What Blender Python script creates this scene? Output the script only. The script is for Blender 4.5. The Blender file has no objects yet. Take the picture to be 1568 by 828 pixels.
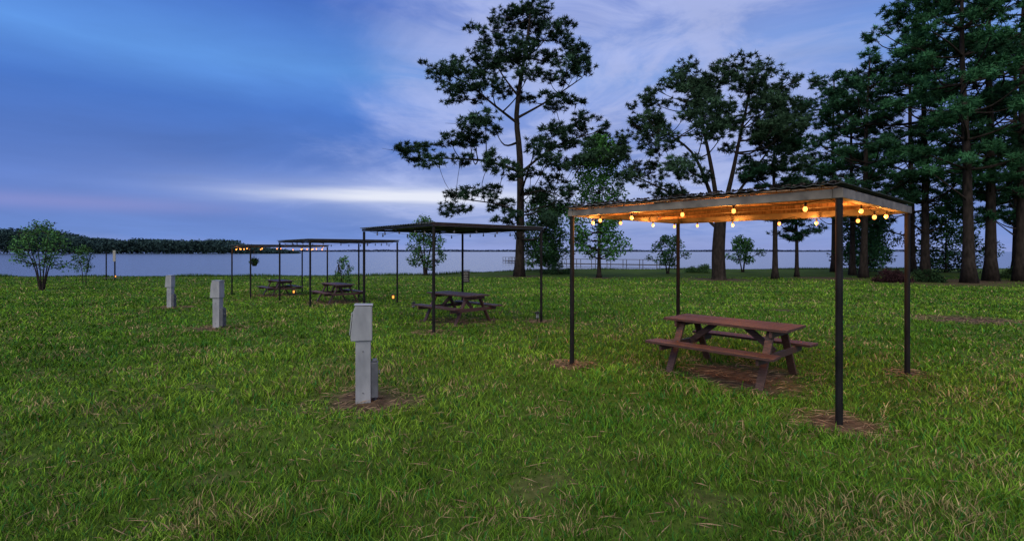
import bpy, math, random
import numpy as np
from mathutils import Vector, Matrix
rng=np.random.default_rng(7); random.seed(7)
scene=bpy.context.scene
scene.view_settings.view_transform='Standard'
scene.view_settings.look='None'
scene.view_settings.exposure=0

def lin(r,g,b):
    f=lambda c:(c/255/12.92) if c/255<=0.04045 else ((c/255+0.055)/1.055)**2.4
    return (f(r),f(g),f(b),1)

# ------------------------------------------------------------ materials
def newmat(name):
    m=bpy.data.materials.new(name); m.use_nodes=True
    return m,m.node_tree,m.node_tree.nodes['Principled BSDF']
def noise_mat(name,c1,c2,scale=8,rough=0.7,metal=0,stretch=(1,1,1),bump=0.0,spec=0.3,detail=6):
    m,t,b=newmat(name)
    tc=t.nodes.new('ShaderNodeTexCoord'); mp=t.nodes.new('ShaderNodeMapping')
    mp.inputs['Scale'].default_value=stretch
    n=t.nodes.new('ShaderNodeTexNoise'); n.inputs['Scale'].default_value=scale; n.inputs['Detail'].default_value=detail
    r=t.nodes.new('ShaderNodeValToRGB'); r.color_ramp.elements[0].position=.3; r.color_ramp.elements[1].position=.7
    r.color_ramp.elements[0].color=(*c1,1); r.color_ramp.elements[1].color=(*c2,1)
    t.links.new(tc.outputs['Object'],mp.inputs[0]); t.links.new(mp.outputs[0],n.inputs['Vector'])
    t.links.new(n.outputs[0],r.inputs[0]); t.links.new(r.outputs[0],b.inputs['Base Color'])
    b.inputs['Roughness'].default_value=rough; b.inputs['Metallic'].default_value=metal
    b.inputs['Specular IOR Level'].default_value=spec
    if bump>0:
        bp=t.nodes.new('ShaderNodeBump'); bp.inputs['Strength'].default_value=bump; bp.inputs['Distance'].default_value=.02
        t.links.new(n.outputs[0],bp.inputs['Height']); t.links.new(bp.outputs[0],b.inputs['Normal'])
    return m
def attr_mat(name):
    # plain diffuse leaf / blade shader driven by per-vertex colour
    m,t,b=newmat(name)
    a=t.nodes.new('ShaderNodeAttribute'); a.attribute_name='Col'
    t.nodes.remove(b); d=t.nodes.new('ShaderNodeBsdfDiffuse')
    t.links.new(a.outputs['Color'],d.inputs[0]); t.links.new(d.outputs[0],t.nodes['Material Output'].inputs[0])
    return m
M_leaf=attr_mat('foliage_leaf')
M_grass=attr_mat('grass_blade')
M_bark=noise_mat('pine_bark',(.013,.011,.010),(.044,.035,.031),6,.9,0,(1,1,.35),.6,.1)
M_post=noise_mat('painted_steel',(.005,.005,.006),(.014,.014,.016),14,.6,0,(1,1,.3),.1,.15)
M_beam=noise_mat('weathered_beam',(.10,.088,.078),(.25,.22,.19),5,.7,0,(1,1,1),.2,.3)
M_beamD=noise_mat('dark_beam',(.012,.012,.014),(.03,.03,.034),5,.6,0,(1,1,1),.1,.3)
M_wood=noise_mat('stained_wood',(.032,.016,.013),(.105,.056,.045),9,.5,0,(1.2,9,9),.35,.4)
M_slat=noise_mat('roof_slat_wood',(.14,.075,.045),(.42,.25,.15),7,.8,0,(1,8,1),.3,.2)
M_tin=noise_mat('roof_sheet',(.05,.055,.065),(.13,.14,.15),4,.6,.0,(1,1,1),.1,.4)
M_tinL=noise_mat('grey_roof_boards',(.10,.11,.12),(.20,.21,.22),4,.7,.0,(1,1,1),.1,.2)
M_ped=noise_mat('pedestal_grey_paint',(.19,.205,.235),(.32,.34,.375),7,.55,0,(1,1,.4),.08,.4)
M_pedD=noise_mat('meter_box_grey',(.06,.065,.08),(.11,.12,.14),12,.5,0,(1,1,1),.05,.4)
M_black=noise_mat('black_plastic',(.008,.008,.008),(.015,.015,.015),20,.5)
M_white=noise_mat('white_paint',(.2,.2,.19),(.32,.32,.3),10,.6)
M_pier=noise_mat('pier_wood',(.04,.038,.038),(.09,.085,.08),6,.8)
def emit(name,c,s):
    m,t,b=newmat(name)
    b.inputs['Base Color'].default_value=(*c,1)
    b.inputs['Emission Color'].default_value=(*c,1); b.inputs['Emission Strength'].default_value=s
    m.cycles.emission_sampling='NONE'
    return m
M_bulb=emit('bulb_glow',(1,.28,.055),5.0)
M_lamp=emit('lantern_glow',(1,.33,.05),2.2)
m,t,b=newmat('bulb_clear_glass'); b.inputs['Base Color'].default_value=(.25,.27,.32,1); b.inputs['Roughness'].default_value=.1; M_unlit=m

# ------------------------------------------------------------ mesh helpers
def npmesh(name,V,F,mat,col=None,parent=None,smooth=False):
    V=np.asarray(V,np.float32); F=np.asarray(F,np.int32)
    me=bpy.data.meshes.new(name); k=F.shape[1]
    me.vertices.add(len(V)); me.vertices.foreach_set('co',V.ravel())
    me.loops.add(F.size); me.loops.foreach_set('vertex_index',F.ravel())
    me.polygons.add(len(F)); me.polygons.foreach_set('loop_start',np.arange(0,F.size,k,dtype=np.int32))
    if smooth: me.polygons.foreach_set('use_smooth',np.ones(len(F),bool))
    me.update(calc_edges=True)
    if col is not None:
        a=me.color_attributes.new('Col','FLOAT_COLOR','POINT')
        c=np.ones((len(V),4),np.float32); c[:,:3]=col; a.data.foreach_set('color',c.ravel())
    me.materials.append(mat)
    o=bpy.data.objects.new(name,me); scene.collection.objects.link(o)
    if parent: o.parent=parent
    return o
def empty(name,loc=(0,0,0),rz=0):
    e=bpy.data.objects.new(name,None); e.location=loc; e.rotation_euler=(0,0,rz); e.empty_display_size=.3
    scene.collection.objects.link(e); return e
class MB:
    def __init__(s): s.v=[]; s.f=[]
    def add(s,v,f):
        o=len(s.v); s.v+= [tuple(p) for p in v]; s.f+=[tuple(i+o for i in q) for q in f]
    def beam(s,a,b,w,h,up=(0,0,1)):
        a=Vector(a);b=Vector(b);d=(b-a).normalized();up=Vector(up)
        if abs(d.dot(up))>.98: up=Vector((1,0,0))
        x=d.cross(up).normalized(); y=x.cross(d).normalized()
        v=[]
        for p in (a,b):
            for sx,sy in((-1,-1),(1,-1),(1,1),(-1,1)): v.append(p+x*sx*w/2+y*sy*h/2)
        s.add(v,[(0,1,2,3),(7,6,5,4),(0,4,5,1),(1,5,6,2),(2,6,7,3),(3,7,4,0)])
    def tube(s,pts,rad,n=8,cap=True):
        pts=[Vector(p) for p in pts]
        if not hasattr(rad,'__len__'): rad=[rad]*len(pts)
        v=[];f=[]
        for i,p in enumerate(pts):
            d=(pts[min(i+1,len(pts)-1)]-pts[max(i-1,0)]).normalized()
            u=Vector((1,0,0)) if abs(d.z)>.7 else Vector((0,0,1))
            x=d.cross(u).normalized(); y=x.cross(d).normalized()
            for k in range(n):
                a=2*math.pi*k/n; v.append(p+(x*math.cos(a)+y*math.sin(a))*rad[i])
        for i in range(len(pts)-1):
            for k in range(n):
                f.append((i*n+k,i*n+(k+1)%n,(i+1)*n+(k+1)%n,(i+1)*n+k))
        if cap:
            f.append(tuple(range(n))[::-1]); f.append(tuple((len(pts)-1)*n+k for k in range(n)))
        s.add(v,f)
    def sphere(s,c,r,sz=1,n=8,m=6):
        v=[];f=[]
        for i in range(m+1):
            th=math.pi*i/m
            for k in range(n):
                a=2*math.pi*k/n; v.append((c[0]+r*math.sin(th)*math.cos(a),c[1]+r*math.sin(th)*math.sin(a),c[2]+r*sz*math.cos(th)))
        for i in range(m):
            for k in range(n): f.append((i*n+k,(i+1)*n+k,(i+1)*n+(k+1)%n,i*n+(k+1)%n))
        s.add(v,f)
    def obj(s,name,mat,parent=None,bevel=0,smooth=False):
        me=bpy.data.meshes.new(name); me.from_pydata(s.v,[],s.f); me.update()
        me.materials.append(mat)
        if smooth: me.polygons.foreach_set('use_smooth',[True]*len(me.polygons))
        o=bpy.data.objects.new(name,me); scene.collection.objects.link(o)
        if parent: o.parent=parent
        if bevel>0:
            bm=o.modifiers.new('bevel','BEVEL'); bm.width=bevel; bm.segments=2; bm.limit_method='ANGLE'
        return o

_g=rng.random((256,256))
def vn(x,y,s):
    x=np.asarray(x)/s+1000; y=np.asarray(y)/s+1000
    xi=np.floor(x).astype(int); yi=np.floor(y).astype(int); fx=x-xi; fy=y-yi
    fx=fx*fx*(3-2*fx); fy=fy*fy*(3-2*fy)
    g=lambda a,b:_g[a%256,b%256]
    return (g(xi,yi)*(1-fx)+g(xi+1,yi)*fx)*(1-fy)+(g(xi,yi+1)*(1-fx)+g(xi+1,yi+1)*fx)*fy
def fbm(x,y,s): return (vn(x,y,s)+.5*vn(x+31,y+7,s/2)+.25*vn(x+3,y+77,s/4))/1.75

# ------------------------------------------------------------ terrain
def gz_np(x,y):
    base=-.025*np.clip(y-9,0,24)
    return base+.03*(fbm(x,y,5)-.5)*np.clip((y-0)/6,0.2,1)
def gz(x,y): return float(gz_np(np.array([x*1.0]),np.array([y*1.0]))[0])
def shore(x):
    return np.interp(x,[-200,-45,-20,-8,0,9,40,200],[44,47,48,51,60,66,67,70])+1.2*(fbm(x,x*0+3,6)-.5)
patches=[(3.36,5.10,.36),(5.66,7.23,.26),(.93,7.82,.26),(3.26,9.9,.3),(-1.72,5.88,.50),(3.25,7.1,.84),(-1.45,13.2,.85),(-6.95,20.0,1.0),(-11.4,24.5,1.0),
 (-7.03,12.0,.55),(-11.95,17.7,.5),(-1.73,11.15,.35),(.77,13.3,.35),(12.4,13.8,1.0),(.68,47.8,2.2),(17.3,42.2,2.8),(33,38,5),(37,40,4),(28,44,3),(8,45,1.4),(-27,29,1),(9,16.6,.5)]
def dirt(x,y):
    d=np.zeros_like(x); wob=(fbm(x,y,.22)-.5)*1.7+(fbm(x+5,y,.8)-.5)*.9
    for px,py,r in patches:
        q=np.sqrt((x-px)**2+((y-py))**2)/r
        d=np.maximum(d,np.where(q<1.9,np.clip((1.2-q+wob)*1.0,0,1),0))
    g=fbm(x+50,y,.9)*.5+fbm(x+11,y+3,.3)*.5
    d=np.maximum(d,np.clip((g-.63)*2.5,0,.35))
    return np.clip(d,0,1)
def lines(lo,hi,a,b,fine):
    L=list(np.arange(a,b,fine)); s=fine; p=b
    while p<hi: L.append(p); s*=1.12; p+=min(s,4)
    s=fine; p=a-fine
    while p>lo: L.insert(0,p); s*=1.12; p-=min(s,4)
    return np.array(L)
gx=lines(-200,200,-14,14,.12)
ty=np.concatenate([np.linspace(-60,0,20)[:-1],np.arange(0,18,.12),np.linspace(18,60,90)[1:]])
sh=shore(gx)
Y=np.array([np.where(np.full_like(gx,r)>40,40+(r-40)/20*(sh-40),r) for r in ty])
X=np.tile(gx,(len(ty),1))
Z=gz_np(X,Y)
for off,z in ((.35,-.72),(1.2,-1.1),(6,-2.0)):
    Y=np.vstack([Y,sh+off]); X=np.vstack([X,gx]); Z=np.vstack([Z,np.full_like(gx,z)])
nr,nc=X.shape
V=np.stack([X,Y,Z],-1).reshape(-1,3)
idx=np.arange(nr*nc).reshape(nr,nc)
F=np.stack([idx[:-1,:-1],idx[:-1,1:],idx[1:,1:],idx[1:,:-1]],-1).reshape(-1,4)
dd=dirt(V[:,0],V[:,1])
m,t,b=newmat('lawn_soil')
a=t.nodes.new('ShaderNodeAttribute'); a.attribute_name='Col'
tc=t.nodes.new('ShaderNodeTexCoord')
n1=t.nodes.new('ShaderNodeTexNoise'); n1.inputs['Scale'].default_value=9; n1.inputs['Detail'].default_value=8
n2=t.nodes.new('ShaderNodeTexNoise'); n2.inputs['Scale'].default_value=.5; n2.inputs['Detail'].default_value=6
r1=t.nodes.new('ShaderNodeValToRGB'); r1.color_ramp.elements[0].position=.3; r1.color_ramp.elements[1].position=.75
r1.color_ramp.elements[0].color=(.024,.050,.009,1); r1.color_ramp.elements[1].color=(.080,.135,.020,1)
r2=t.nodes.new('ShaderNodeValToRGB'); r2.color_ramp.elements[0].position=.3; r2.color_ramp.elements[1].position=.7
r2.color_ramp.elements[0].color=(.030,.021,.015,1); r2.color_ramp.elements[1].color=(.12,.085,.058,1)
mixn=t.nodes.new('ShaderNodeMath'); mixn.operation='ADD'
hm=t.nodes.new('ShaderNodeMath'); hm.operation='MULTIPLY'; hm.inputs[1].default_value=.5
for n in(n1,n2): t.links.new(tc.outputs['Object'],n.inputs['Vector'])
t.links.new(n1.outputs[0],mixn.inputs[0]); t.links.new(n2.outputs[0],mixn.inputs[1]); t.links.new(mixn.outputs[0],hm.inputs[0])
t.links.new(hm.outputs[0],r1.inputs[0]); t.links.new(n1.outputs[0],r2.inputs[0])
mx=t.nodes.new('ShaderNodeMix'); mx.data_type='RGBA'
t.links.new(a.outputs['Fac'],mx.inputs[0]); t.links.new(r1.outputs[0],mx.inputs[6]); t.links.new(r2.outputs[0],mx.inputs[7])
t.links.new(mx.outputs[2],b.inputs['Base Color']); b.inputs['Roughness'].default_value=.95; b.inputs['Specular IOR Level'].default_value=.05
bp=t.nodes.new('ShaderNodeBump'); bp.inputs['Strength'].default_value=.7; bp.inputs['Distance'].default_value=.04
t.links.new(n1.outputs[0],bp.inputs['Height']); t.links.new(bp.outputs[0],b.inputs['Normal'])
npmesh('lawn_ground',V,F,m,np.repeat(np.clip(dd*1.3,0,1)[:,None],3,1),smooth=True)

# ------------------------------------------------------------ lake
m,t,b=newmat('lake_water')
b.inputs['Base Color'].default_value=(.09,.11,.14,1); b.inputs['Roughness'].default_value=.16; b.inputs['IOR'].default_value=1.33
tc=t.nodes.new('ShaderNodeTexCoord'); mp=t.nodes.new('ShaderNodeMapping'); mp.inputs['Scale'].default_value=(.5,1.2,1)
n=t.nodes.new('ShaderNodeTexNoise'); n.inputs['Scale'].default_value=1.0; n.inputs['Detail'].default_value=5
bp=t.nodes.new('ShaderNodeBump'); bp.inputs['Strength'].default_value=.4; bp.inputs['Distance'].default_value=.15
t.links.new(tc.outputs['Object'],mp.inputs[0]); t.links.new(mp.outputs[0],n.inputs['Vector']); t.links.new(n.outputs[0],bp.inputs['Height']); t.links.new(bp.outputs[0],b.inputs['Normal'])
npmesh('lake_water',[(-6000,-300,-.8),(6000,-300,-.8),(6000,6000,-.8),(-6000,6000,-.8)],[(0,1,2,3)],m)

# ------------------------------------------------------------ grass (one object)
def grass():
    n=390000
    u=rng.random(n); Yb=2.2*(46/2.2)**u
    Xb=(rng.random(n)*2-1)*(Yb*1.22+.9)
    cl=fbm(Xb,Yb,.20); keep=rng.random(n)<(.15+1.4*cl)
    keep&=rng.random(n)>dirt(Xb,Yb)*1.4
    keep&=Yb<shore(Xb)-.2
    Xb=Xb[keep];Yb=Yb[keep]; n=len(Xb)
    Zb=gz_np(Xb,Yb)-.005
    dn=np.clip(dirt(Xb,Yb-.05)*1.5,0,.6)
    tall=fbm(Xb+9,Yb,.35)
    big=fbm(Xb+9,Yb+20,2.6)
    h=(.03+.13*np.clip(tall-.15,0,1)**1.6*rng.uniform(.5,1.4,n)+.02*rng.random(n))
    h*=np.where(rng.random(n)<.03,1.7,1)*(1-dn)*(.75+.5*fbm(Xb+300,Yb,1.7))
    w=.0031*rng.uniform(.6,1.4,n)*np.maximum(1,(Yb/3.2))**.93
    h=np.minimum(h,.16)*np.clip(1+(Yb-10)*.008,1,1.2)
    ang=rng.random(n)*2*math.pi; la=rng.random(n)*2*math.pi+(fbm(Xb,Yb,.6)-.5)*8
    lean=h*rng.uniform(.2,1.3,n)
    dx=np.cos(ang)*w;dy=np.sin(ang)*w; lx=np.cos(la)*lean; ly=np.sin(la)*lean
    P=np.empty((n,5,3),np.float32)
    P[:,0]=np.stack([Xb-dx,Yb-dy,Zb],-1);P[:,1]=np.stack([Xb+dx,Yb+dy,Zb],-1)
    P[:,2]=np.stack([Xb+dx*.75+lx*.35,Yb+dy*.75+ly*.35,Zb+h*.6],-1)
    P[:,3]=np.stack([Xb-dx*.75+lx*.35,Yb-dy*.75+ly*.35,Zb+h*.6],-1)
    P[:,4]=np.stack([Xb+lx,Yb+ly,Zb+h*.95],-1)
    base=(np.arange(n)*5)[:,None,None]
    F=np.array([[0,1,2],[0,2,3],[3,2,4]])[None]+base
    g1=np.array([.046,.128,.013]);g2=np.array([.150,.262,.028]);g3=np.array([.32,.26,.13]);g4=np.array([.030,.12,.026])
    k=np.clip(rng.random(n)*.7+1.5*(big-.5)+.15,0,1)[:,None]
    C=g1*(1-k)+g2*k
    s=rng.random(n)
    C=np.where((s<.045+.65*np.clip(fbm(Xb+70,Yb,.8)-.52,0,1)*2)[:,None],g3*rng.uniform(.5,1.05,(n,1)),C)
    C=np.where((s>.85)[:,None],g4,C)
    C=C*rng.uniform(.6,1.25,(n,1))*(.6+.8*fbm(Xb+170,Yb,.45))[:,None]*(.75+.5*fbm(Xb+500,Yb,1.9))[:,None]*1.20
    CC=np.repeat(C[:,None],5,1); CC[:,:2]*=.65  # blade feet darkened in the vertex colour, standing in for occlusion between blades
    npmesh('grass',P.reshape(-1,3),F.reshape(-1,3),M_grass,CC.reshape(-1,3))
grass()
def straw():
    Xs=[];Ys=[]
    for px,py,r in patches[:14]:
        k=int(800*r*r)+150; a=rng.random(k)*6.283; q=r*np.sqrt(rng.random(k))*1.4
        Xs.append(px+q*np.cos(a)); Ys.append(py+q*np.sin(a))
    k=2500; yy=2.4*(14/2.4)**rng.random(k); Xs.append((rng.random(k)*2-1)*yy*1.1); Ys.append(yy)
    Xs=np.concatenate(Xs);Ys=np.concatenate(Ys);n=len(Xs); Zs=gz_np(Xs,Ys)+rng.uniform(.004,.03,n)
    a=rng.random(n)*6.283; L=rng.uniform(.04,.12,n); w=.003*np.maximum(1,Ys/5)
    d=np.stack([np.cos(a)*L,np.sin(a)*L,rng.uniform(-.01,.02,n)],-1); e=np.stack([-np.sin(a)*w,np.cos(a)*w,rng.uniform(0,.004,n)],-1)
    c=np.stack([Xs,Ys,Zs],-1); P=np.stack([c-d,c+d,c+e*2],1)
    C=np.array([.20,.14,.09])*rng.uniform(.4,1.5,(n,1))
    npmesh('pine_straw',P.reshape(-1,3),np.arange(n*3).reshape(-1,3),M_grass,np.repeat(C[:,None],3,1).reshape(-1,3))
straw()

# ------------------------------------------------------------ shelters
def string_lights(par,P,z,lit,spacing=.72,npt=0,W=3):
    wire=MB();bul=MB();sock=MB();allq=[]
    for i in range(4):
        a=Vector(P[i]);b=Vector(P[(i+1)%4]); ctr=sum((Vector(p) for p in P),Vector((0,0)))/4
        a=a+(ctr-a)*.07;b=b+(ctr-b)*.07
        L=(b-a).length;n=max(3,round(L/spacing))
        for k in range(n):
            p0=a.lerp(b,k/n);p1=a.lerp(b,(k+1)/n)
            sag=random.uniform(.01,.06)
            pts=[(p0.lerp(p1,s).x,p0.lerp(p1,s).y,z-.10-sag*4*s*(1-s)) for s in np.linspace(0,1,7)]
            wire.tube(pts,.004,4)
            q=pts[random.choice([2,3,3,4])]; sock.tube([(q[0],q[1],q[2]+.01),(q[0],q[1],q[2]-.04)],.013,6)
            bul.sphere((q[0],q[1],q[2]-.064),.024,1.25); allq.append((q[0],q[1],q[2]))
    wire.obj('wire',M_black,par);sock.obj('sockets',M_black,par)
    bul.obj('bulbs',M_bulb if lit else M_unlit,par,smooth=True)
    if lit:
        ctr=sum((Vector(p) for p in P),Vector((0,0)))/4
        for k in range(npt):
            q=allq[int((k+.5)*len(allq)/npt)]
            l=bpy.data.lights.new('bulb_light','POINT'); l.energy=W; l.color=(1,.36,.07); l.shadow_soft_size=.03
            o=bpy.data.objects.new('bulb_light',l); d=(ctr-Vector(q[:2])).normalized()*.07
            o.location=(q[0]+d.x,q[1]+d.y,q[2]-.10); scene.collection.objects.link(o); o.parent=par
def shelter(o,a,b,H,lit,main=False,npt=0,W=3):
    P=[(o[0],o[1]),(o[0]+a[0],o[1]+a[1]),(o[0]+a[0]+b[0],o[1]+a[1]+b[1]),(o[0]+b[0],o[1]+b[1])]
    par=empty('picnic_shelter')
    g0=sum(gz(*p) for p in P)/4; top=g0+H
    posts=MB()
    for p in P: posts.tube([(p[0],p[1],gz(*p)-.1),(p[0],p[1],top-.101)],.034,14)
    if not main:
        for p in P: posts.tube([(p[0],p[1],top-.101),(p[0],p[1],top-.061)],.034,14)
    posts.obj('posts',M_post,par,smooth=False)
    A=Vector((*a,0));B=Vector((*b,0));O=Vector((*o,0));ea=A.normalized();eb=B.normalized()
    bm=MB(); w=.05; bh=.10 if main else .05; zc=top-bh/2
    la=A.length;lb=B.length;e=.045
    for v in(0,1):
        s=O+B*v-ea*e; q=O+A+B*v+ea*e
        bm.beam((s.x,s.y,zc),(q.x,q.y,zc),w+.04,bh)
    for u in(0,1):
        s=O+A*u+eb*(e+.003); q=O+A*u+B-eb*(e+.003)
        bm.beam((s.x,s.y,zc-.002),(q.x,q.y,zc-.002),w+.03,bh-.004)
    bm.obj('frame_beams',M_beam if main else M_beamD,par,.004)
    pl=MB()
    for k in range(1,4):
        s=O+A*(k/4)+eb*.06;q=O+A*(k/4)+B-eb*.06
        pl.beam((s.x,s.y,top-.033),(q.x,q.y,top-.033),.045,.045)
    pl.obj('purlins',M_slat if main else M_beamD,par)
    rb=MB(); n=int(lb/.14)
    for k in range(n):
        v0=(k+.04)/n;v1=(k+.96)/n
        dz=random.uniform(-.003,.008)
        s=O+B*((v0+v1)/2)-ea*(.05+random.uniform(0,.03)); q=O+A+B*((v0+v1)/2)+ea*(.05+random.uniform(0,.03))
        rb.beam((s.x,s.y,top+.014+dz),(q.x,q.y,top+.014+random.uniform(-.003,.006)),(v1-v0)*lb,.016)
    rb.obj('roof_boards',M_slat if main else M_tinL,par)
    nv=int(lb/.03);vs=[];fs=[];zt=.045 if main else .034
    for i in range(nv+1):
        for u in(-.03,1.03):
            q=O+A*u+B*(-.02+1.04*i/nv); vs.append((q.x,q.y,top+zt+.008*math.sin(i*1.57)))
    for i in range(nv): fs.append((2*i,2*i+1,2*i+3,2*i+2))
    mb=MB();mb.add(vs,fs);ob=mb.obj('corrugated_roof_sheet',M_tin,par)
    so=ob.modifiers.new('thickness','SOLIDIFY');so.thickness=.004
    if main:
        lv=MB()
        for k in range(700):
            u=random.random();v=random.choice([random.random()*.06,random.random()])
            if random.random()<.5: u,v=random.random()*.05,random.random()
            q=O+A*u+B*v; r=random.uniform(.01,.05);an=random.random()*6.28
            z=top+.056+random.random()*.02
            lv.add([(q.x+r*math.cos(an),q.y+r*math.sin(an),z),(q.x-r*math.cos(an),q.y-r*math.sin(an),z+.012),(q.x+r*.6*math.sin(an),q.y-r*.6*math.cos(an),z+.025)],[(0,1,2)])
        lv.obj('roof_leaf_litter',M_bark,par)
    string_lights(par,[Vector(p) for p in P],top+(.02 if main else .04),lit,npt=npt,W=W,spacing=.66 if main else .72)
    return par
shelter((3.33,5.14),(2.33,2.09),(-2.40,2.68),2.40,True,True,npt=8,W=22)
shelter((-1.73,11.15),(2.5,2.14),(-2.34,2.74),2.47,False)
shelter((-7.17,17.94),(2.65,1.95),(-2.35,2.75),2.45,False)
shelter((-11.6,22.4),(2.75,1.8),(-2.35,2.75),2.42,True,npt=2,W=14)

# ------------------------------------------------------------ picnic tables
def table(x,y,rz,L=1.75):
    e=empty('picnic_table',(x,y,gz(x,y)),rz)
    top=MB()
    for k in range(5):
        c=(k-2)*.145
        j=random.uniform(-.012,.012)
        top.beam((-L/2+j,c,.735+random.uniform(-.002,.002)),(L/2+j,c,.735),.137,.036)
    top.obj('tabletop',M_wood,e,.004)
    for s,nm in((-1,'bench_near'),(1,'bench_far')):
        bn=MB()
        for k in(0,1): bn.beam((-L/2-.02*k,s*(.60+.145*k),.44),(L/2+.015*k,s*(.60+.145*k),.44),.137,.036)
        bn.obj(nm,M_wood,e,.004)
    fr=MB()
    for sx in(-1,1):
        X=sx*(L/2-.24)
        for s in(-1,1):
            fr.beam((X,s*.20,.713),(X,s*.60,-.02),.038,.10,up=(1,0,0))
        fr.beam((X+sx*.04,-.76,.376),(X+sx*.04,.76,.376),.036,.088)
        fr.beam((X+sx*.04,-.34,.672),(X+sx*.04,.34,.672),.036,.088)
        fr.beam((X-.03*sx,0,.40),(X-sx*.42,0,.70),.085,.038,up=(0,1,0))
    fr.beam((-L/2+.3,0,.69),(L/2-.3,0,.69),.05,.045)
    fr.obj('leg_frames',M_wood,e,.004)
    return e
rz=math.atan2(-.74,.67)
table(3.15,7.28,rz); table(-1.45,13.35,rz+.05); table(-6.95,20.1,rz-.04); table(-11.3,24.6,rz)

# ------------------------------------------------------------ utility pedestals
def pedestal(x,y,rz):
    e=empty('utility_pedestal',(x,y,gz(x,y)),rz)
    b1=MB(); b1.beam((0,0,-.05),(0,0,.72),.15,.17,up=(1,0,0)); b1.obj('column',M_ped,e,.006)
    pr=[(-.085,1.13),(.10,1.115),(.10,.721),(-.135,.721),(-.14,.76),(-.11,1.06)]
    mb=MB(); n=len(pr); w=.095
    v=[(p[0],-w,p[1]) for p in pr]+[(p[0],w,p[1]) for p in pr]
    f=[tuple(range(n)),tuple(range(2*n-1,n-1,-1))]+[(i,i+n,(i+1)%n+n,(i+1)%n) for i in range(n)]
    mb.add(v,f); mb.obj('hood',M_ped,e,.008)
    lid=MB(); lid.beam((-.10,0,1.135),(.108,0,1.128),.198,.010); lid.obj('lid',M_ped,e,.003)
    fl=MB(); fl.beam((-.149,0,.79),(-.124,0,1.04),.14,.012,up=(1,0,0)); fl.obj('outlet_door',M_ped,e,.003)
    bx=MB(); bx.beam((.128,0,.05),(.128,0,.46),.13,.08,up=(1,0,0)); bx.beam((.128,0,.462),(.128,0,.49),.09,.055,up=(1,0,0)); bx.obj('meter_box',M_pedD,e,.006)
    cd=MB(); cd.tube([(.13,.03,.045),(.13,.03,-.08)],.022,8); cd.tube([(.173,0,.33),(.19,0,.33)],.028,10); cd.obj('conduit',M_pedD,e)
    sc=MB()
    for zz in (.12,.60): sc.tube([(0,-.087,zz),(0,-.091,zz)],.008,8)
    sc.obj('screws',M_pedD,e)
    return e
pedestal(-1.74,5.91,.25);pedestal(-7.03,12.07,-.1);pedestal(-11.95,17.67,-.1)

# ------------------------------------------------------------ small things
def garden_sign(x,y):
    e=empty('garden_sign',(x,y,gz(x,y)))
    p=MB(); p.tube([(-.15,0,0),(-.15,0,1.3)],.012,6);p.tube([(-.15,0,1.3),(.17,0,1.3)],.010,6);p.obj('stake',M_black,e)
    s=MB(); s.beam((0,0,.80),(0,0,1.27),.30,.02,up=(0,1,0)); s.obj('panel',M_black,e,.003)
    tx=MB()
    for i in range(6):
        wd=random.uniform(.08,.11); z=1.2-i*.065
        tx.beam((-wd,-.013,z),(wd,-.013,z),.004,.016)
    tx.obj('lettering',M_white,e)
garden_sign(-1.83,20)
def path_light(x,y,h=.28):
    e=empty('path_light',(x,y,gz(x,y)))
    p=MB(); p.tube([(0,0,0),(0,0,h-.12)],.012,6);p.tube([(0,0,h),(0,0,h+.02)],.07,10); p.tube([(0,0,h+.02),(0,0,h+.06)],[.07,.015],10); p.tube([(0,0,h-.13),(0,0,h-.11)],.05,10)
    for k in range(4):
        a=k*1.57; p.tube([(.05*math.cos(a),.05*math.sin(a),h-.12),(.05*math.cos(a),.05*math.sin(a),h)],.005,4)
    p.obj('housing',M_black,e)
    g=MB(); g.tube([(0,0,h-.11),(0,0,h-.002)],.035,10); g.obj('lamp_glass',M_lamp if h>.3 else M_unlit,e)
path_light(.66,13.1,.24); path_light(-4.45,18.9,.36); path_light(-9.9,22.9,.34); path_light(-3.2,16.4,.25); path_light(-32.2,41,.4)
def planter(x,y,top):
    e=empty('hanging_planter',(x,y,0))
    c=MB()
    for k in range(3):
        a=k*2.09; c.tube([(0,0,top),(.14*math.cos(a),.14*math.sin(a),top-.75)],.005,4)
    c.obj('chains',M_black,e)
    p=MB(); p.tube([(0,0,top-.92),(0,0,top-.75)],[.09,.15],12); p.obj('pot',M_black,e)
    n=260; d=rng.normal(size=(n,3)); d/=np.linalg.norm(d,axis=1)[:,None]
    c0=np.array([0,0,top-.68])+d*rng.uniform(.05,.24,(n,1))*[1,1,.8]
    P=c0[:,None]+rng.normal(size=(n,3,3))*.035
    npmesh('leaves',P.reshape(-1,3),np.arange(n*3).reshape(-1,3),M_leaf,np.repeat(np.array([.04,.09,.03])*rng.uniform(.5,1.5,(n,1)),3,0),e)
planter(-12.7,24.9,1.95)
e=empty('notice_post',(-32.6,41,gz(-32.6,41)))
p=MB(); p.tube([(-.35,0,0),(-.35,0,2.35)],.045,8); p.tube([(.35,0,0),(.35,0,2.45)],.05,8); p.obj('posts',M_post,e)
p=MB(); p.beam((.36,-.07,1.55),(.36,-.07,2.45),.22,.04,up=(0,1,0)); p.obj('panel',M_white,e,.01)
p=MB(); p.beam((-.5,0,.2),(.9,0,.2),.3,.05); p.obj('shelf',M_pier,e)

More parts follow.
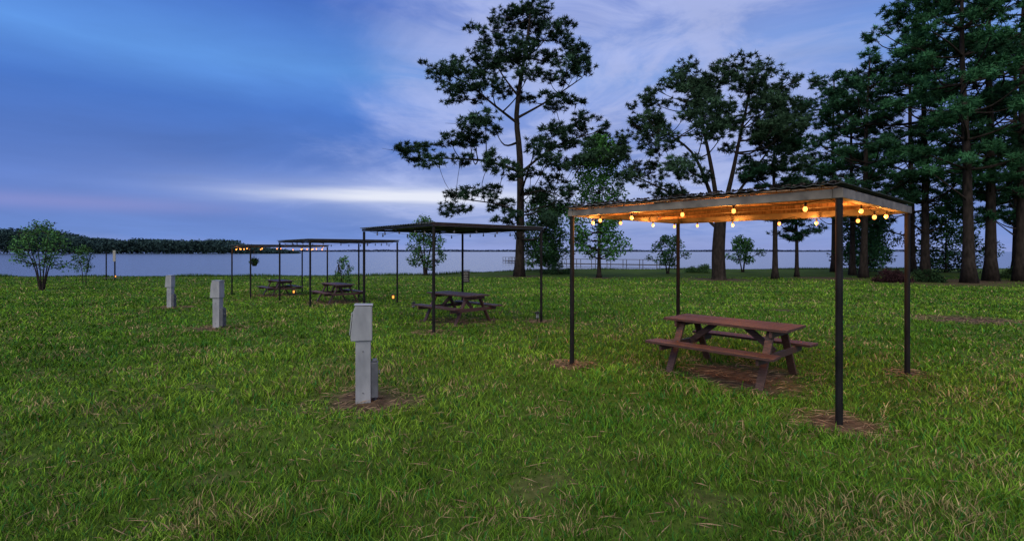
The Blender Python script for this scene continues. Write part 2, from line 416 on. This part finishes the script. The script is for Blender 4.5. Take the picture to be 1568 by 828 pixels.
# ------------------------------------------------------------ pier
e=empty('wooden_pier')
d=MB();r=MB();pi=MB()
a=Vector((7,92,0));b=Vector((26,80,0));dr=(b-a).normalized();nn=Vector((-dr.y,dr.x,0));L=(b-a).length
def pierrun(a,dr,nn,L,rails=True):
    b=a+dr*L
    d.beam((a.x,a.y,-.42),(b.x,b.y,-.42),1.8,.14)
    k=int(L/2.6)
    for s in(-1,1):
        o=nn*s*.85
        if rails: r.beam((a.x+o.x,a.y+o.y,.42),(b.x+o.x,b.y+o.y,.42),.08,.06)
        for i in range(k+1):
            q=a+dr*(L*i/k)+o; pi.tube([(q.x,q.y,-2.5),(q.x,q.y,.44 if rails else -.3)],.06,6)
pierrun(a,dr,nn,L)
pierrun(Vector((7,92,0))+Vector((-.86,.5,0)),Vector((-.25,.97,0)).normalized(),Vector((.97,.25,0)).normalized(),30)
d.obj('deck',M_pier,e);r.obj('railing',M_pier,e);pi.obj('piles',M_pier,e)

# ------------------------------------------------------------ trees
def needles(C,R,col,dens,nl,L,w,sq=.6):
    Vs=[];Cs=[]
    for c,r in zip(C,R):
        nt=max(6,int(dens*r*r))
        d=rng.normal(size=(nt,3)); d/=np.linalg.norm(d,axis=1)[:,None]
        q=c+d*(r*rng.random((nt,1))**.45)*[1,1,sq]
        cc=col*rng.uniform(.6,1.35)
        tcol=cc*rng.uniform(.5,1.5,(nt,1))*np.clip(1+.6*(q[:,2:3]-c[2])/r,.5,1.7)  # shading put into the colour: tufts lighter at clump top, darker beneath
        q=np.repeat(q,nl,0); tc=np.repeat(tcol,nl,0); n=len(q)
        dd=rng.normal(size=(n,3)); dd[:,2]=dd[:,2]*.7+.35; dd/=np.linalg.norm(dd,axis=1)[:,None]
        ll=L*rng.uniform(.5,1.2,(n,1)); s=rng.normal(size=(n,3)); s-=dd*(s*dd).sum(1)[:,None]; s/=np.linalg.norm(s,axis=1)[:,None]
        P=np.stack([q+dd*ll*.1-s*w*.7,q+dd*ll*.1+s*w*.7,q+dd*ll],1)
        Vs.append(P.reshape(-1,3)); Cs.append(np.repeat(tc,3,0))
    return np.concatenate(Vs),np.concatenate(Cs)
def leaves(C,R,col,dens,size,sq=.8):
    Vs=[];Cs=[]
    for c,r in zip(C,R):
        n=max(20,int(dens*r*r))
        d=rng.normal(size=(n,3)); d/=np.linalg.norm(d,axis=1)[:,None]
        q=c+d*(r*rng.random((n,1))**.5)*[1,1,sq]
        a=rng.normal(size=(n,3));a/=np.linalg.norm(a,axis=1)[:,None];b=rng.normal(size=(n,3));b-=a*(a*b).sum(1)[:,None];b/=np.linalg.norm(b,axis=1)[:,None]
        s=size*rng.uniform(.5,1.2,(n,1))
        P=np.stack([q-a*s,q+b*s*.5,q+a*s,q-b*s*.5],1)
        cc=col*rng.uniform(.65,1.3)*rng.uniform(.6,1.4,(n,1))
        Vs.append(P.reshape(-1,3));Cs.append(np.repeat(cc,4,0))
    return np.concatenate(Vs),np.concatenate(Cs)
def resample(pl,n=14):
    pl=[np.array(p,float) for p in pl]; out=[]
    m=len(pl)-1
    for i in range(m):
        p0=pl[max(i-1,0)];p1=pl[i];p2=pl[i+1];p3=pl[min(i+2,m)]
        for t in np.linspace(0,1,max(3,n//m),endpoint=False):
            out.append(.5*((2*p1)+(-p0+p2)*t+(2*p0-5*p1+4*p2-p3)*t*t+(-p0+3*p1-3*p2+p3)*t**3))
    out.append(pl[-1]); return out
def build_tree(name,base,limbs,C,R,col,kind='pine',dens=22,nl=24,L=.34,w=.06,sq=.6,size=.14,rb=.05,sat=0):
    e=empty(name,(base[0],base[1],gz(*base)-.05))
    tb=MB(); nodes=[]
    for pl,r0,r1 in limbs:
        q=resample(pl); n=len(q)
        rr=[r0+(r1-r0)*(i/(n-1))**.8 for i in range(n)]
        if pl[0][2]<.1: rr[0]*=1.45; rr[1]*=1.08
        tb.tube(q,rr,9)
        for p,r in zip(q,rr): nodes.append((p,r))
    NP=np.array([p for p,_ in nodes]); NR=np.array([r for _,r in nodes])
    for c,r in zip(C,R):
        d=NP-c; hd=np.hypot(d[:,0],d[:,1]); dz=-d[:,2]
        cost=np.linalg.norm(d,axis=1)+np.where(dz<.25*hd,(.25*hd-dz)*1.2,0)+np.where(NP[:,2]<1.5,50,0)
        i=int(np.argmin(cost)); p=NP[i]; ln=np.linalg.norm(c-p)
        if ln<.3: continue
        mid=(p+c)/2+np.array([0,0,-.10*ln])+rng.normal(size=3)*.06*ln
        r0=min(NR[i]*.75,rb+.014*ln)
        pts=resample([p,mid,c],8)
        tb.tube(pts,[r0+(.02-r0)*(k/8)**.8 for k in range(9)][:len(pts)],5,False)
        for k in range(3 if r>.6 else 2):
            t=c+rng.normal(size=3)*r*.5*[1,1,.5]
            tb.tube([mid*.4+c*.6,(c+t)/2+[0,0,-.05],t],[.03*min(1,r),.02*min(1,r),.008],4,False)
    tb.obj('trunk_and_limbs',M_bark,e,smooth=True)
    if sat:
        C2=[];R2=[]
        for c,r in zip(C,R):
            C2.append(c);R2.append(r)
            for k in range(sat):
                a=rng.random()*6.28; q=r*rng.uniform(.8,1.45)
                C2.append(c+np.array([q*math.cos(a),q*math.sin(a),rng.normal()*.35*r])); R2.append(r*rng.uniform(.3,.62))
        C=np.array(C2);R=np.array(R2)
    if kind=='pine':
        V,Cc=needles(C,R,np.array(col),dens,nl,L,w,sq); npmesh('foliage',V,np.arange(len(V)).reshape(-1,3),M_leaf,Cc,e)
    else:
        V,Cc=leaves(C,R,np.array(col),dens,size,sq); npmesh('foliage',V,np.arange(len(V)).reshape(-1,4),M_leaf,Cc,e)
    return e
def sketch(bx,by,s,pts):
    return [((x-bx)*s,0,(by-y)*s) for x,y in pts]
def sketch_tree(name,base,bx,by,limbs,clumps,col,rclump,**k):
    s=base[1]/773
    LM=[]
    for pl,r0,r1,dep in limbs:
        q=sketch(bx,by,s,pl); n=len(q); LM.append(([(x,dep*i/(max(1,n-1)),z) for i,(x,_,z) in enumerate(q)],r0,r1))
    C=[];R=[]
    xs=np.array([c[0] for c in clumps]);ys=np.array([c[1] for c in clumps])
    for cx,cy in clumps:
        near=np.abs(ys-cy)<45; rad=max(40,np.abs(xs[near]-bx).max())
        dep=math.sqrt(max(0,rad**2-(cx-bx)**2))*rng.uniform(-.8,.8)*s
        f=1+dep/base[1]
        C.append(((cx-bx)*s*f,dep,(by-cy)*s*f)); R.append(rclump*rng.uniform(.65,1.25))
    return build_tree(name,base,LM,np.array(C),np.array(R),col,**k)

pineD=(.026,.056,.034)
cl=[(800,18),(830,14),(772,26),(850,38),(872,68),(898,100),(745,62),(758,88),(720,112),(690,104),(672,112),(704,132),(862,118),(832,92),(792,60),(735,150),(852,160),(880,150),(885,78),
(815,40),(825,62),(780,100),(752,118),(712,182),(650,226),(625,232),(640,246),(690,212),(668,240),(728,205),(705,240),(752,232),(742,178),(862,200),(900,215),(918,206),(838,236),(880,250),(906,246),(850,275),(820,215),
(700,298),(722,292),(690,318),(755,292),(768,315),(832,292),(858,312),(845,190),(892,180),(770,250),(812,262),(700,145),(765,45),(840,120),(875,225),(826,305),(868,290),(790,85),(770,70),(810,105),(725,220),(865,215),(845,140),
(785,40),(812,15),(858,55),(870,95),(730,90),(745,100),(880,110),(895,235),(860,250),(885,200),(925,225),(770,140),(760,205),(850,90),(800,75),(815,150),(840,225),(780,330),(845,330)]
sketch_tree('pine_tree',(.68,47.8),795,423,
 [([(795,426),(797,330),(796,240),(791,175),(800,105),(808,55),(812,20)],.46,.07,0),
  ([(795,190),(760,165),(720,135),(680,118)],.15,.04,-1.5),([(796,262),(745,245),(690,240),(640,238)],.17,.04,1),
  ([(797,325),(760,312),(700,305)],.12,.03,-1),([(792,180),(840,150),(895,110)],.14,.04,1.5),([(796,265),(850,225),(912,205)],.15,.04,-1),([(796,150),(770,110),(750,70)],.12,.04,2),([(797,300),(830,290),(862,300)],.1,.03,1)],
 cl,pineD,1.16,dens=22,nl=32,L=.44,w=.052,sq=.62,sat=2)
cl=[(1100,100),(1130,98),(1070,106),(1160,106),(1190,122),(1208,150),(1040,122),(1012,158),(985,180),(968,190),(1002,212),(975,218),(1058,140),(1090,132),(1120,130),(1150,138),(1180,158),(1198,190),(1214,182),
(1040,168),(1030,196),(1170,188),(1132,168),(1100,160),(1190,225),(1160,232),(958,236),(938,240),(990,250),(1020,240),(1065,190),(968,272),(1010,288),(1042,300),(1050,262),(1190,262),(1212,280),(1182,310),(1228,250),(1075,160),
(1110,115),(1022,140),(1175,135),(1205,215),(985,205),(1000,180),(1140,120),(1085,118),(1060,125),(1165,165),(1195,170),(1030,262),(1125,190),(1090,185),
(1110,145),(1080,140),(1048,150),(1020,175),(1155,155),(1185,205),(1150,180),(1060,170),(1010,230),(1000,262),(1215,235),(1140,150),(1100,125),(1150,200),(1110,172),(1180,240),(1170,265),(1045,205)]
sketch_tree('pine_tree',(17.3,42.2),1101,428,
 [([(1101,431),(1100,385),(1103,338)],.60,.46,0),([(1102,342),(1080,285),(1052,235),(1005,205)],.22,.05,-1.5),([(1102,342),(1094,260),(1082,180),(1078,125)],.25,.05,1.5),
  ([(1103,340),(1118,270),(1130,200),(1145,125)],.26,.05,-1),([(1104,335),(1145,280),(1198,215)],.19,.05,1.5),([(1100,350),(1050,305),(985,270)],.15,.05,1),([(1104,340),(1150,310),(1190,300)],.12,.04,-2)],
 cl,(.030,.062,.036),1.18,dens=22,nl=32,L=.40,w=.050,sq=.72,sat=2)
def crown_pine(base,h,z0,rad,n,col,rcl=1.1,tr=.3,name='pine_tree',lean=0,**k):
    limbs=[([(0,0,0),(lean*.3,0,h*.35),(lean*.7,.2,h*.7),(lean,0,h)],tr,.06)]
    C=[];R=[]
    for i in range(n):
        u=(i+rng.random())/n; z=z0+(h-z0)*u
        env=rad*min(1,.55+1.6*u)*min(1,(1.06-u)*2.6)**.7
        a=i*2.4+rng.random(); q=env*rng.uniform(.35,1.15)
        C.append((lean*z/h+q*math.cos(a),q*math.sin(a),z+rng.normal()*.4)); R.append(rcl*rng.uniform(.55,1.25))
    kw=dict(dens=19,nl=28,L=.42,w=.053,sq=.56,sat=2); kw.update(k)
    return build_tree(name,base,limbs,np.array(C),np.array(R),col,**kw)
g1=(.030,.088,.046); g2=(.040,.125,.056)
crown_pine((22.5,43.2),13.0,5.5,2.5,28,g1,.88,.26)
crown_pine((26.5,47),9.5,3.5,2.6,24,g1,.88,.2)
crown_pine((33.7,50),17.5,5.0,3.8,40,g1,1.06,.3)
crown_pine((31.3,45),19.5,6.0,4.2,48,g1,1.04,.34,lean=.6)
crown_pine((36,44),26,6.0,5.6,66,g2,1.05,.36)
crown_pine((34.4,38),24.5,8.0,5.0,60,g2,1.0,.42,lean=-.5)
crown_pine((38.4,40.5),28,7,5.2,56,g1,1.05,.42)
crown_pine((40.2,40),27,5,5.2,60,g2,1.05,.36,lean=.6)
crown_pine((43.5,55),26,5,5,32,g1,1.25,.4)
crown_pine((37,58),22,6,4.5,32,g1,1.25,.35)
crown_pine((44,42),26,5,5,34,g1,1.15,.4)
crown_pine((50,50),25,5,5,28,g1,1.25,.4)
def broad(name,base,h,z0,rad,n,col,rcl=.7,tr=.15,stems=1,dens=180,size=.13,sq=.8,top=1.0):
    limbs=[]
    for s in range(stems):
        a=s*2*math.pi/stems+.5; o=.08*(stems>1); sp=(rad*.6 if stems>1 else .1)
        limbs.append(([(o*math.cos(a),o*math.sin(a),0),(sp*.35*math.cos(a),sp*.35*math.sin(a),h*.4),(sp*math.cos(a),sp*math.sin(a),h*.85)],tr,.03 if tr>.08 else .012))
    C=[];R=[]
    for i in range(n):
        u=(i+rng.random())/n; z=z0+(h-z0)*u
        env=rad*math.sin(math.pi*min(1,.18+u*.80))**.6*top
        a=i*2.4+rng.random();q=env*rng.uniform(.25,1)
        C.append((q*math.cos(a),q*math.sin(a),z));R.append(rcl*rng.uniform(.7,1.3))
    return build_tree(name,base,limbs,np.array(C),np.array(R),col,kind='leaf',dens=dens,size=size,sq=sq,rb=min(.05,tr*.5))
broad('deciduous_tree',(7.9,45.8),12.5,2.0,3.0,60,(.050,.15,.04),.95,.22,1,190,.15)
broad('deciduous_tree',(3.3,57),9,.8,2.6,34,(.038,.10,.036),1.0,.16,1,160,.17)
broad('deciduous_tree',(5.0,61),8,.8,2.2,26,(.034,.09,.036),1.0,.16,1,160,.17)
broad('deciduous_tree',(-8.6,50),5.6,.9,2.1,34,(.05,.13,.04),.65,.12,3,230,.13)
broad('young_tree',(-9.2,27.6),1.95,.55,.5,22,(.06,.15,.045),.2,.022,2,1200,.055)
broad('crape_myrtle',(-27,29),3.9,1.4,1.7,44,(.055,.14,.045),.42,.045,6,320,.075)
broad('young_tree',(-31.0,36.6),2.7,.9,.65,26,(.05,.12,.04),.28,.03,2,450,.07)
broad('deciduous_tree',(16.5,53.5),4.0,1.0,2.1,28,(.04,.11,.04),.6,.1,2,230,.13)
broad('young_tree',(26.3,57.5),3.9,1.2,1.9,26,(.055,.15,.05),.6,.09,3,240,.13)
broad('deciduous_tree',(42,60),7,.6,3.5,34,(.035,.085,.038),1.2,.16,1,120,.18)
broad('deciduous_tree',(36.5,52),4.5,.8,2.2,26,(.045,.13,.05),.8,.1,2,160,.14)
broad('deciduous_tree',(49,57),8,.4,3.8,34,(.032,.08,.036),1.3,.16,1,120,.18)
def bush(name,x,y,rx,ry,h,col,n=26,size=.075):
    C=[];R=[]
    for i in range(n):
        a=rng.random()*6.28;q=math.sqrt(rng.random());z=rng.random()*h*math.sqrt(max(.1,1-q*q*.8))
        C.append((q*rx*math.cos(a),q*ry*math.sin(a),max(.15,z-.2)));R.append(.42*rng.uniform(.7,1.2))
    return build_tree(name,(x,y),[([(0,0,0),(0,.02,h*.3),(.02,0,h*.6)],.05,.03)],np.array(C),np.array(R),col,kind='leaf',dens=800,size=size,sq=.8,rb=.02)
bush('red_leaf_shrub',29.2,38.8,1.2,.9,1.25,(.035,.018,.022),36)
bush('hedge_shrub',31.8,38.8,.95,.8,1.2,(.018,.04,.018),30)
bush('shrub',20.6,56,1.4,.9,1.2,(.06,.13,.05),26)
bush('shrub',45,44,2.4,1,1.3,(.03,.06,.025),30)
bush('shrub',4.8,52,1.6,.9,1.1,(.025,.055,.025),26)

n=26000; xs=rng.uniform(-60,75,n); ys=shore(xs)-rng.uniform(-.25,.5,n); zs=gz_np(xs,ys)-.05
h=rng.uniform(.08,.34,n)*(.4+1.0*vn(xs,xs*0,3)); a=rng.random(n)*6.28; w=.03
P=np.stack([np.stack([xs-w*np.cos(a),ys-w*np.sin(a),zs],-1),np.stack([xs+w*np.cos(a),ys+w*np.sin(a),zs],-1),np.stack([xs+rng.normal(size=n)*.06,ys,zs+h],-1)],1)
npmesh('shore_reeds',P.reshape(-1,3),np.arange(3*n).reshape(-1,3),M_grass,np.repeat(np.array([.045,.095,.022])*rng.uniform(.5,1.4,(n,1)),3,0))

n=90000
xs=rng.uniform(-1000,-270,n)
prof=np.interp(xs,[-1000,-700,-612,-560,-500,-480,-450,-360,-335,-310,-270],[30,31,28,24,17,12,16,16,12,7,1.5])*(.70+.42*fbm(xs,xs*0,22)+.14*vn(xs,xs*0,6))
ys=600+rng.uniform(0,60,n)+(xs+1000)*-.02; zs=-.8+prof*rng.random(n)**.6
c=np.stack([xs,ys,zs],-1); P=c[:,None]+rng.normal(size=(n,3,3))*1.1
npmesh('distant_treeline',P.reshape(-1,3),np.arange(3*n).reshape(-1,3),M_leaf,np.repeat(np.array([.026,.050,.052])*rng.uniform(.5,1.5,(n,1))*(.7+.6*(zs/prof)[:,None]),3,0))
n=30000
xs=rng.uniform(-3600,3600,n);ys=np.full(n,4200)+rng.uniform(0,80,n);pr=9+9*fbm(xs,xs*0,260);zs=-.8+pr*rng.random(n)
P=np.stack([xs,ys,zs],-1)[:,None]+rng.normal(size=(n,3,3))*[9,9,3]
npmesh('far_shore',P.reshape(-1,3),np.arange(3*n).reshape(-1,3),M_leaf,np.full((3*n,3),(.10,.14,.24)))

# ------------------------------------------------------------ sky
w=bpy.data.worlds.new('World');scene.world=w;w.use_nodes=True;t=w.node_tree
for nd in list(t.nodes): t.nodes.remove(nd)
N=t.nodes.new;LK=t.links.new
def val(x,sock):
    if hasattr(x,'is_output'): LK(x,sock)
    else: sock.default_value=x
def Mt(op,a,b=None,c=None,clamp=False):
    n=N('ShaderNodeMath');n.operation=op;n.use_clamp=clamp;val(a,n.inputs[0])
    if b is not None: val(b,n.inputs[1])
    if c is not None: val(c,n.inputs[2])
    return n.outputs[0]
def smooth(x,a,b):
    n=N('ShaderNodeMapRange');n.interpolation_type='SMOOTHSTEP';val(x,n.inputs[0]);n.inputs[1].default_value=a;n.inputs[2].default_value=b;return n.outputs[0]
def mixc(f,a,b,mode='MIX'):
    n=N('ShaderNodeMix');n.data_type='RGBA';n.blend_type=mode;val(f,n.inputs[0]);val(a,n.inputs[6]);val(b,n.inputs[7]);return n.outputs[2]
tc=N('ShaderNodeTexCoord');sx=N('ShaderNodeSeparateXYZ');LK(tc.outputs['Generated'],sx.inputs[0])
x,y,z=sx.outputs
hyp=Mt('SQRT',Mt('ADD',Mt('MULTIPLY',x,x),Mt('MULTIPLY',y,y)))
v=Mt('DIVIDE',z,Mt('MAXIMUM',hyp,.001)); az=Mt('ARCTAN2',x,y)
def noise(vec,scale,det=5,rough=.55,dist=0):
    n=N('ShaderNodeTexNoise');LK(vec,n.inputs['Vector']);n.inputs['Scale'].default_value=scale;n.inputs['Detail'].default_value=det;n.inputs['Roughness'].default_value=rough;n.inputs['Distortion'].default_value=dist;return n.outputs[0]
def comb(a,b,c):
    n=N('ShaderNodeCombineXYZ');val(a,n.inputs[0]);val(b,n.inputs[1]);val(c,n.inputs[2]);return n.outputs[0]
nA=noise(comb(az,Mt('MULTIPLY',v,4.5),0),1.7,5,.5,.3)
nE=noise(comb(az,Mt('MULTIPLY',v,5),7),2.6,7,.6,.5)
zz=Mt('ADD',Mt('MAXIMUM',z,0),.12)
pl=comb(Mt('DIVIDE',x,zz),Mt('DIVIDE',y,zz),0)
nB=noise(pl,.8,8,.6,.6)
nD=noise(pl,2.2,9,.62,.8)
nC=noise(comb(az,Mt('MULTIPLY',v,14),3),3.0,4,.5)
vv=Mt('ADD',v,Mt('MULTIPLY',Mt('SUBTRACT',nA,.5),.10))
rp=N('ShaderNodeValToRGB');LK(vv,rp.inputs[0]);cr=rp.color_ramp
stops=[(0,lin(138,154,210)),(.035,lin(104,136,205)),(.085,lin(92,124,197)),(.115,lin(95,126,200)),(.17,lin(80,116,192)),(.25,lin(74,120,204)),(.34,lin(92,146,222)),(.46,lin(68,110,196)),(.7,lin(62,104,190)),(1,lin(84,118,196))]
cr.elements[0].position=0;cr.elements[0].color=stops[0][1];cr.elements[1].position=1;cr.elements[1].color=stops[-1][1]
for p,c in stops[1:-1]:
    q=cr.elements.new(p);q.color=c
col=rp.outputs[0]
m1=Mt('MULTIPLY',smooth(Mt('ADD',az,Mt('MULTIPLY',Mt('SUBTRACT',nB,.5),.8)),-.40,.02),Mt('SUBTRACT',1,Mt('MULTIPLY',smooth(az,.40,.80),.65)))
m1=Mt('MULTIPLY',m1,Mt('ADD',.42,Mt('MULTIPLY',smooth(nD,.32,.60),.58)))
m1=Mt('MULTIPLY',m1,smooth(v,-.02,.10))
col=mixc(Mt('MULTIPLY',m1,.9),col,lin(172,184,231))
br=Mt('ADD',.62,Mt('MULTIPLY',nB,.30)); br=Mt('ADD',br,Mt('MULTIPLY',nA,.20)); br=Mt('ADD',br,Mt('MULTIPLY',nE,.28))
vm=N('ShaderNodeVectorMath');vm.operation='SCALE';LK(col,vm.inputs[0]);LK(br,vm.inputs[3]);col=vm.outputs[0]
def gauss(x,c,s):
    d=Mt('DIVIDE',Mt('SUBTRACT',x,c),s);return Mt('EXPONENT',Mt('MULTIPLY',Mt('MULTIPLY',d,d),-1))
pk=Mt('MULTIPLY',gauss(v,.074,.013),Mt('SUBTRACT',1,smooth(az,-.72,-.35)))
col=mixc(Mt('MULTIPLY',pk,.38),col,lin(156,150,206))
vb=Mt('ADD',v,Mt('MULTIPLY',Mt('SUBTRACT',nC,.5),.030))
bk=Mt('MULTIPLY',gauss(vb,.106,.0125),gauss(az,-.21,.23))
bk2=Mt('MULTIPLY',gauss(vb,.108,.036),gauss(az,-.03,.40))
col=mixc(Mt('MULTIPLY',bk2,.7),col,lin(184,196,234))
col=mixc(Mt('MINIMUM',Mt('MULTIPLY',bk,1.1),1),col,lin(228,232,247))
sky=N('ShaderNodeTexSky');sky.sky_type='NISHITA';sky.sun_disc=False;sky.sun_elevation=math.radians(8);sky.sun_rotation=math.radians(180)
b1=N('ShaderNodeBackground');LK(col,b1.inputs[0]);b1.inputs[1].default_value=1.0
b2=N('ShaderNodeBackground');LK(sky.outputs[0],b2.inputs[0]);b2.inputs[1].default_value=.004
ad=N('ShaderNodeAddShader');LK(b1.outputs[0],ad.inputs[0]);LK(b2.outputs[0],ad.inputs[1])
out=N('ShaderNodeOutputWorld');LK(ad.outputs[0],out.inputs[0])

sl=bpy.data.lights.new('sun','SUN');sl.energy=3.3;sl.angle=math.radians(80);sl.color=(1,.88,.62)
so=bpy.data.objects.new('sun',sl);scene.collection.objects.link(so);so.rotation_euler=(math.radians(38),math.radians(-14),0)

cam=bpy.data.cameras.new('camera');cam.lens=17.75;cam.sensor_width=36;cam.shift_y=-29/1568;cam.clip_end=20000;cam.clip_start=.05
co=bpy.data.objects.new('camera',cam);scene.collection.objects.link(co);co.location=(0,0,1.75);co.rotation_euler=(math.radians(90),0,0)
scene.camera=co
